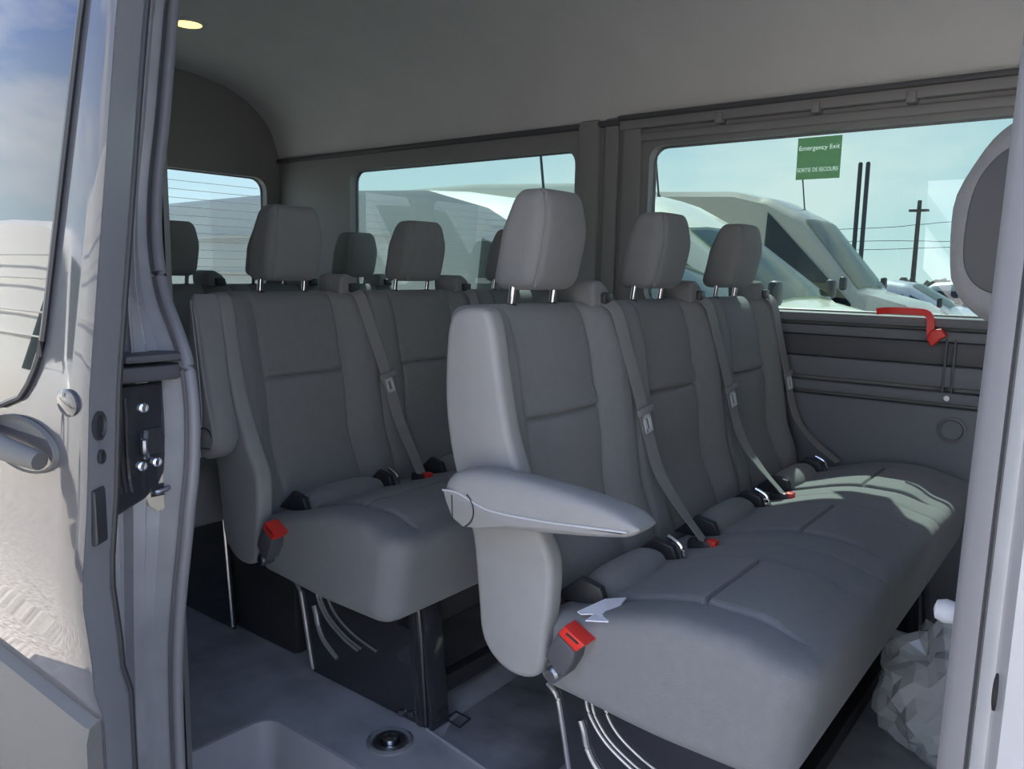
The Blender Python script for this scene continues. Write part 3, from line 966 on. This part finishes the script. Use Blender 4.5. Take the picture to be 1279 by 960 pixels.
# emergency exit sticker, written on both lines
st = thing('exit_sticker', 'green emergency exit sticker stuck on the tinted side window', 'sticker', (-.742, 2.352, 1.285))
def text_mesh(body, size, cx, cz, width, depth):
    cu = bpy.data.curves.new('lettering', 'FONT'); cu.body = body; cu.size = size; cu.extrude = depth; cu.align_x = 'CENTER'; cu.align_y = 'CENTER'
    tmp = bpy.data.objects.new('lettering_source', cu); COL.objects.link(tmp)
    bpy.context.view_layer.update()
    me = bpy.data.meshes.new_from_object(tmp.evaluated_get(bpy.context.evaluated_depsgraph_get()))
    bpy.data.objects.remove(tmp)
    xs_ = [v.co.x for v in me.vertices]; k = width / (max(xs_) - min(xs_)); mid = (max(xs_) + min(xs_)) / 2
    for v in me.vertices: v.co = Vector(((v.co.x - mid) * k + cx, 2.352 - v.co.z, v.co.y + cz))
    me.materials.clear()
    return me
LINES = (('Emergency Exit', .0185, -.745, 1.313, .112), ('SORTIE DE SECOURS', .0165, -.747, 1.252, .114))
bm = NB(); box(bm, (-.806, 2.3516, 1.226), (-.684, 2.3524, 1.342), 0)
sheet = obj('sticker_sheet', bm, M['green'], st, smooth=False)
cutters = []
for body, size, cx, cz, wd in LINES:
    me = text_mesh(body, size, cx, cz, wd, .006)
    bt = bmesh.new(); bt.from_mesh(me); bmesh.ops.remove_doubles(bt, verts=bt.verts, dist=1e-6); bmesh.ops.recalc_face_normals(bt, faces=bt.faces); bt.to_mesh(me); bt.free()
    c = bpy.data.objects.new('lettering_cut', me); COL.objects.link(c); cutters.append(c)
    md = sheet.modifiers.new('cut', 'BOOLEAN'); md.operation = 'DIFFERENCE'; md.solver = 'EXACT'; md.object = c
    lm = text_mesh(body, size, cx, cz, wd, 0)
    lm.materials.append(M['lettering'])
    lo = bpy.data.objects.new('lettering', lm); COL.objects.link(lo); lo.parent = st; lo.location = -world_loc(st)
for c in cutters: c.parent = sheet.parent; c.location = -world_loc(st)
bpy.context.view_layer.update()
cutm = bpy.data.meshes.new_from_object(sheet.evaluated_get(bpy.context.evaluated_depsgraph_get()))
if len(cutm.polygons) > 20:
    sheet.modifiers.clear(); sheet.data = cutm
    cutm.materials.clear(); cutm.materials.append(M['green'])
    print('STICKER CUT', len(cutm.polygons))
sheet.modifiers.clear()
for c in cutters: bpy.data.objects.remove(c)

# red window release handle
rh = thing('release_handle', 'red emergency release handle on the window sill', 'handle', (-.42, 2.26, .86))
bm = NB()
pts = smooth_path([(-.535, 2.262, .862), (-.50, 2.256, .866), (-.44, 2.254, .866), (-.412, 2.252, .862), (-.402, 2.25, .845), (-.400, 2.25, .815), (-.396, 2.25, .80)], 6)
ribbon(bm, pts, (.0, -1, .05), .017, .008)
obj('lever', bm, M['red'], rh)
bm = NB(); prism(bm, [(-.408, .80), (-.398, .822), (-.375, .826), (-.362, .808), (-.376, .798), (-.394, .778)], 'y', 2.238, 2.262, .004)
obj('hub', bm, M['red'], rh)

# ================================================================== OUTSIDE
GZ = -.55
bm = NB()
n = 24
for i in range(n):
    for j in range(n): pass
quad(bm, (-120, -80, GZ), (120, -80, GZ), (120, 160, GZ), (-120, 160, GZ))
struct('ground', bm, M['ground'], smooth=False)

def vehicle(name, label, cat, st, W, wheels, pos, head, paint, screen, side, rear_w=None, antenna=None, group=None, grooves=(), gend=-1.9):
    """st: (x, z_top, half-width at top, z_shoulder) stations from tail to nose; head=0 faces +X; screen/side index ranges for the glazing"""
    root = thing(name, label, cat, (pos[0], pos[1], GZ), group)
    z0 = .30
    def ring(s):
        x, zt, ht, zs = s
        hb = W / 2
        r = min(.10, (zt - z0) * .3)
        P = [(-hb + .06, z0), (-hb, z0 + .10), (-hb, min(zs, zt - .02)), (-hb + (hb - ht) * .85, zt - r), (-ht + r * .5, zt - r * .25), (-ht * .4, zt), (ht * .4, zt), (ht - r * .5, zt - r * .25), (hb - (hb - ht) * .85, zt - r), (hb, min(zs, zt - .02)), (hb, z0 + .10), (hb - .06, z0)]
        return [Vector((x, y, z)) for y, z in P]
    dense = []
    for a, b in zip(st, st[1:]):
        for k in range(4): dense.append(tuple(a[t] + (b[t] - a[t]) * k / 4 for t in range(4)))
    dense.append(st[-1])
    bm = NB(); R = [[bm.verts.new(p) for p in ring(s)] for s in dense]
    for A, B in zip(R, R[1:]):
        for k in range(len(A)): bm.faces.new((A[k], A[(k + 1) % len(A)], B[(k + 1) % len(A)], B[k]))
    bm.faces.new(R[0]); bm.faces.new(R[-1])
    for z in grooves:
        for sg in (-1, 1):
            tube(bm, [(st[0][0] + .2, sg * (W / 2 - (0 if z < st[1][3] else .02)), z), (gend, sg * (W / 2 - (0 if z < st[1][3] else .02)), z)], .012, 6)
    body = obj('body', bm, paint, None); body.parent = root
    def patch(sa, sb, idx, m, nm, off=.012, inset=0.08):
        """quad strips over ring indices idx between two stations"""
        A, B = ring(sa), ring(sb)
        bm = NB(); rows = []
        for f in [inset + (1 - 2 * inset) * t / 4 for t in range(5)]:
            row = []
            for k in idx:
                p = A[k] + (B[k] - A[k]) * f
                nn = Vector((.35 if nm == 'windscreen' else 0, 1 if p.y > 0 else -1, .2)) if nm != 'windscreen' else Vector((.7, 0, .7))
                row.append(bm.verts.new(p + nn.normalized() * off))
            rows.append(row)
        for X, Y in zip(rows, rows[1:]):
            for k in range(len(idx) - 1): bm.faces.new((X[k], X[k + 1], Y[k + 1], Y[k]))
        o = obj(nm, bm, m, None); o.parent = root
    patch(st[screen[0]], st[screen[1]], [4, 5, 6, 7], M['glass_screen'], 'windscreen', .012, .04)
    for a, b in side:
        for sg in (0, 1):
            A, B = st[a], st[b]
            bm = NB(); hb = W / 2; y = (-1 if sg == 0 else 1)
            zl = A[3] - .02
            def tp(s): return max(zl + .04, s[1] - .20)
            def yy(s, z):
                f = (z - s[3]) / max(.01, s[1] - s[3]); return y * (hb - (hb - s[2]) * .85 * min(1, max(0, f)) + .012)
            pts = [(A[0] + .05, zl), (B[0] - .05, zl), (B[0] - .05, max(zl + .03, tp(B))), (A[0] + .05, tp(A))]
            ss = [A, B, B, A]
            bm.faces.new([bm.verts.new((px, yy(s, pz), pz)) for (px, pz), s in zip(pts, ss)])
            o = obj('side_window', bm, M['glass_car'], None, smooth=False); o.parent = root
    for wx_ in wheels:
        for sg in (-1, 1):
            bm = NB(); lathe(bm, [(.20, -.10), (.33, -.10), (.34, 0), (.33, .10), (.20, .10)], (wx_, sg * (W / 2 - .10), .34), 'y', 28)
            o = obj('wheel', bm, M['tyre'], None); o.parent = root
            bm = NB(); lathe(bm, [(.20, 0), (.19, sg * .02), (.06, sg * .03), (.01, sg * .03)], (wx_, sg * (W / 2 - .01), .34), 'y', 20)
            h = obj('hub', bm, M['silver'], None); h.parent = o
    for sg in (-1, 1):
        bm = NB(); xs_ = st[screen[1]][0] + .05
        box(bm, (xs_ - .22, sg * (W / 2 + .09) - .06, st[screen[1]][1] + .0), (xs_ - .14, sg * (W / 2 + .09) + .06, st[screen[1]][1] + .17), .03)
        o = obj('mirror', bm, M['black'], None); o.parent = root
        bm = NB(); box(bm, (st[-1][0] - .05, sg * W * .36 - .14, .70), (st[-1][0] + .015, sg * W * .36 + .14, .86), .02)
        o = obj('headlight', bm, M['silver'], None); o.parent = root
    if antenna:
        ax, ay, az, h = antenna
        bm = NB(); lathe(bm, [(.05, 0), (.04, .05), (.012, .10)], (ax, ay, az), 'z', 12); tube(bm, [(ax, ay, az + .08), (ax - .12 * h, ay, az + h)], .010, 6)
        o = obj('antenna', bm, M['black'], None); o.parent = root
    root.rotation_euler = (0, 0, head)
    return root

def van_st(L, roof, cowl, nose, ht):
    """tail at -L; x=0 is the windscreen base"""
    r = roof
    return [(-L, r - .12, ht - .02, 1.15), (-L + .12, r - .02, ht, 1.15), (-2.9, r, ht, 1.15), (-1.75, r - .05, ht, 1.15), (-1.28, r - .17, ht - .02, 1.15), (-.80, r - .42, ht - .02, 1.12), (0, cowl, ht + .02, 1.08), (.55, cowl - .14, ht + .06, .95), (.85, nose, ht + .02, .8), (.93, nose - .22, ht, .6)]
G1 = 'parked vans beyond the far windows'
vehicle('parked_van', 'cream van seen through the side window, nearest windscreen beside the headrests', 'van', van_st(5.2, 2.32, 1.31, 1.08, .72), 1.8, (.25, -3.6), (-2.02, 6.4), 0, M['cream'], (5, 6), ((4, 6), (2, 4)), antenna=(-1.42, .1, 2.10, .75))
vehicle('parked_van', 'tan van in the second row beyond the cream van', 'van', van_st(5.2, 2.72, 1.34, 1.02, .74), 1.85, (.25, -3.6), (-2.75, 11.4), 0, M['tan'], (5, 6), ((4, 6),), antenna=(-1.1, .3, 2.36, .75))
vehicle('parked_van', 'silver grey van alongside, its roofline crossing the second side window', 'van', van_st(5.2, 2.06, 1.30, 1.05, .74), 1.7, (.25, -3.6), (-1.75, 4.30), 0, M['pale'], (5, 6), ((4, 6),), grooves=(1.45, 1.72), antenna=(-1.5, .2, 1.88, .7))
# row of vans behind the photographer: they light and mirror in the door
G2 = 'white vans reflected in the door glass'
for k, x in enumerate((-14.4, -7.6, -1.0)):
    vehicle('white_van', 'white high-roof van standing opposite the open sliding door, mirrored in its glass', 'van', van_st(5.4, 2.85, 1.35, 1.05, .78), 1.9, (.25, -3.7), (x, -3.6), 0, M['white'], (5, 6), ((4, 6),), group=G2, grooves=(1.5, 1.75, 2.1, 2.35), gend=-.95)
# two cars further off
car_st = [(-2.9, .85, .55, .80), (-2.75, .98, .62, .85), (-2.3, 1.05, .62, .90), (-1.75, 1.42, .55, .92), (-1.0, 1.48, .55, .92), (-.55, 1.42, .55, .92), (.15, 1.02, .64, .90), (.85, .90, .66, .80), (1.2, .72, .60, .65)]
vehicle('parked_car', 'silver saloon car in the lot beyond the tan van', 'car', car_st, 1.75, (.55, -2.1), (-2.6, 16), 0, M['silver'], (5, 6), ((3, 5), (5, 6)))
vehicle('parked_car', 'grey car parked farthest along the lot, behind the silver saloon', 'car', car_st, 1.75, (.55, -2.1), (-2.1, 22), 0, M['grey'], (5, 6), ((3, 5), (5, 6)))

# posts, utility pole and wires
for k, (x, lab) in enumerate(((-5.36, 'dark slim post, left one of a close pair beyond the side window'), (-5.19, 'dark slim post, right one of a close pair beyond the side window'))):
    bm = NB(); lathe(bm, [(.055, 0), (.05, 4.13), (.035, 4.17)], (x, 20, GZ), 'z', 14)
    lathe(bm, [(.075, 0), (.075, .03), (.05, .05)], (x, 20, GZ), 'z', 14)
    tag(obj('lot_post', bm, M['black']), lab, 'post')
up = thing('utility_pole', 'wooden utility pole with crossarm, far across the lot', 'utility pole', (-8.05, 40, GZ))
bm = NB(); lathe(bm, [(.12, 0), (.09, 4.95), (.08, 5.0)], (-8.05, 40, GZ), 'z', 14); obj('shaft', bm, M['wood'], up)
bm = NB(); box(bm, (-8.45, 39.85, 3.95), (-7.65, 40.15, 4.05), .01); obj('crossarm', bm, M['wood'], up)
for z0_, z1_ in ((3.25, 3.55), (2.66, 2.66), (2.25, 2.42)):
    bm = NB(); tube(bm, smooth_path([(-30, 40.4, z0_ - .3), (-11.4, 40.4, z0_), (-8.05, 40.4, (z0_ + z1_) / 2), (-5, 40.4, z1_), (12, 40.4, z1_ + .4)], 6), .014, 5)
    tag(obj('overhead_wire', bm, M['black']), {3.25: 'topmost overhead wire on the utility pole', 2.66: 'middle overhead wire, level across the utility pole', 2.25: 'lowest overhead wire across the utility pole'}[z0_], 'wire')
# scrub along the horizon
bm = NB()
for i in range(420):
    x = random.uniform(-40, 14); y = random.uniform(52, 60); h = .7 + 1.3 * abs(noise.noise(Vector((x * .25, 0, 3)))) + random.random() * .4
    m4 = Matrix.Translation((x, y, GZ + h * .5)) @ Matrix.Diagonal((.5 + random.random() * .7, .7, h, 1))
    r = bmesh.ops.create_icosphere(bm, subdivisions=2, radius=.62, matrix=m4)
    for v in r['verts']: v.co += noise.noise_vector(v.co * 2.2) * .28
tag(obj('dry_scrub', bm, M['bark'], smooth=False), 'dry scrub and bare trees along the far edge of the lot', 'scrub', kind='stuff')

# ================================================================== LIGHT
w = bpy.data.worlds.new('sky'); S.world = w; w.use_nodes = True
nt = w.node_tree; nt.nodes.clear()
out = nt.nodes.new('ShaderNodeOutputWorld'); bg = nt.nodes.new('ShaderNodeBackground')
tc = nt.nodes.new('ShaderNodeTexCoord'); sep = nt.nodes.new('ShaderNodeSeparateXYZ')
nt.links.new(tc.outputs['Generated'], sep.inputs[0])
ramp = nt.nodes.new('ShaderNodeValToRGB'); cr = ramp.color_ramp
cr.elements[0].position = 0; cr.elements[0].color = (.80, .92, .95, 1)
cr.elements[1].position = 1; cr.elements[1].color = (.16, .30, .70, 1)
e = cr.elements.new(.14); e.color = (.66, .82, .93, 1)
e = cr.elements.new(.36); e.color = (.27, .40, .78, 1)
nt.links.new(sep.outputs['Z'], ramp.inputs[0])
nz = nt.nodes.new('ShaderNodeTexNoise'); nz.inputs['Scale'].default_value = 2.6; nz.inputs['Detail'].default_value = 6; nz.inputs['Roughness'].default_value = .55
mp = nt.nodes.new('ShaderNodeMapping'); mp.inputs['Scale'].default_value = (1, 1, 2.2)
nt.links.new(tc.outputs['Generated'], mp.inputs[0]); nt.links.new(mp.outputs[0], nz.inputs['Vector'])
cm = nt.nodes.new('ShaderNodeValToRGB'); cm.color_ramp.elements[0].position = .46; cm.color_ramp.elements[1].position = .64
nt.links.new(nz.outputs['Fac'], cm.inputs[0])
mx = nt.nodes.new('ShaderNodeMix'); mx.data_type = 'RGBA'
nt.links.new(cm.outputs[0], mx.inputs['Factor']); nt.links.new(ramp.outputs[0], mx.inputs['A']); mx.inputs['B'].default_value = (.95, .97, 1, 1)
nt.links.new(mx.outputs['Result'], bg.inputs['Color']); bg.inputs['Strength'].default_value = 1.35
nt.links.new(bg.outputs[0], out.inputs[0])

sl = bpy.data.lights.new('sun', 'SUN'); sl.energy = 7.4; sl.angle = math.radians(.6); sl.color = (1, .95, .86)
so = bpy.data.objects.new('sun', sl); COL.objects.link(so)
sd = Vector((-.32, .54, .78)).normalized()          # towards the sun
so.rotation_euler = sd.to_track_quat('Z', 'Y').to_euler()

# ================================================================== CAMERA
cam = bpy.data.cameras.new('camera'); co = bpy.data.objects.new('camera', cam); COL.objects.link(co)
cam.sensor_fit = 'HORIZONTAL'; cam.sensor_width = 36; cam.lens = 986.953 / 1279 * 36; cam.clip_start = .02; cam.clip_end = 500
Rr = Vector((.78701081, .61666795, .0182926)); U = Vector((-.10172878, .1004706, .98972568)); Fw = Vector((-.60849424, .78078569, -.14180432))
mt = Matrix((Rr, U, -Fw)).transposed().to_4x4(); mt.translation = (0, 0, .95)
co.matrix_world = mt
S.camera = co
S.view_settings.view_transform = 'Standard'; S.view_settings.look = 'None'; S.view_settings.gamma = 1; S.view_settings.use_curve_mapping = False
S.view_settings.exposure = .95
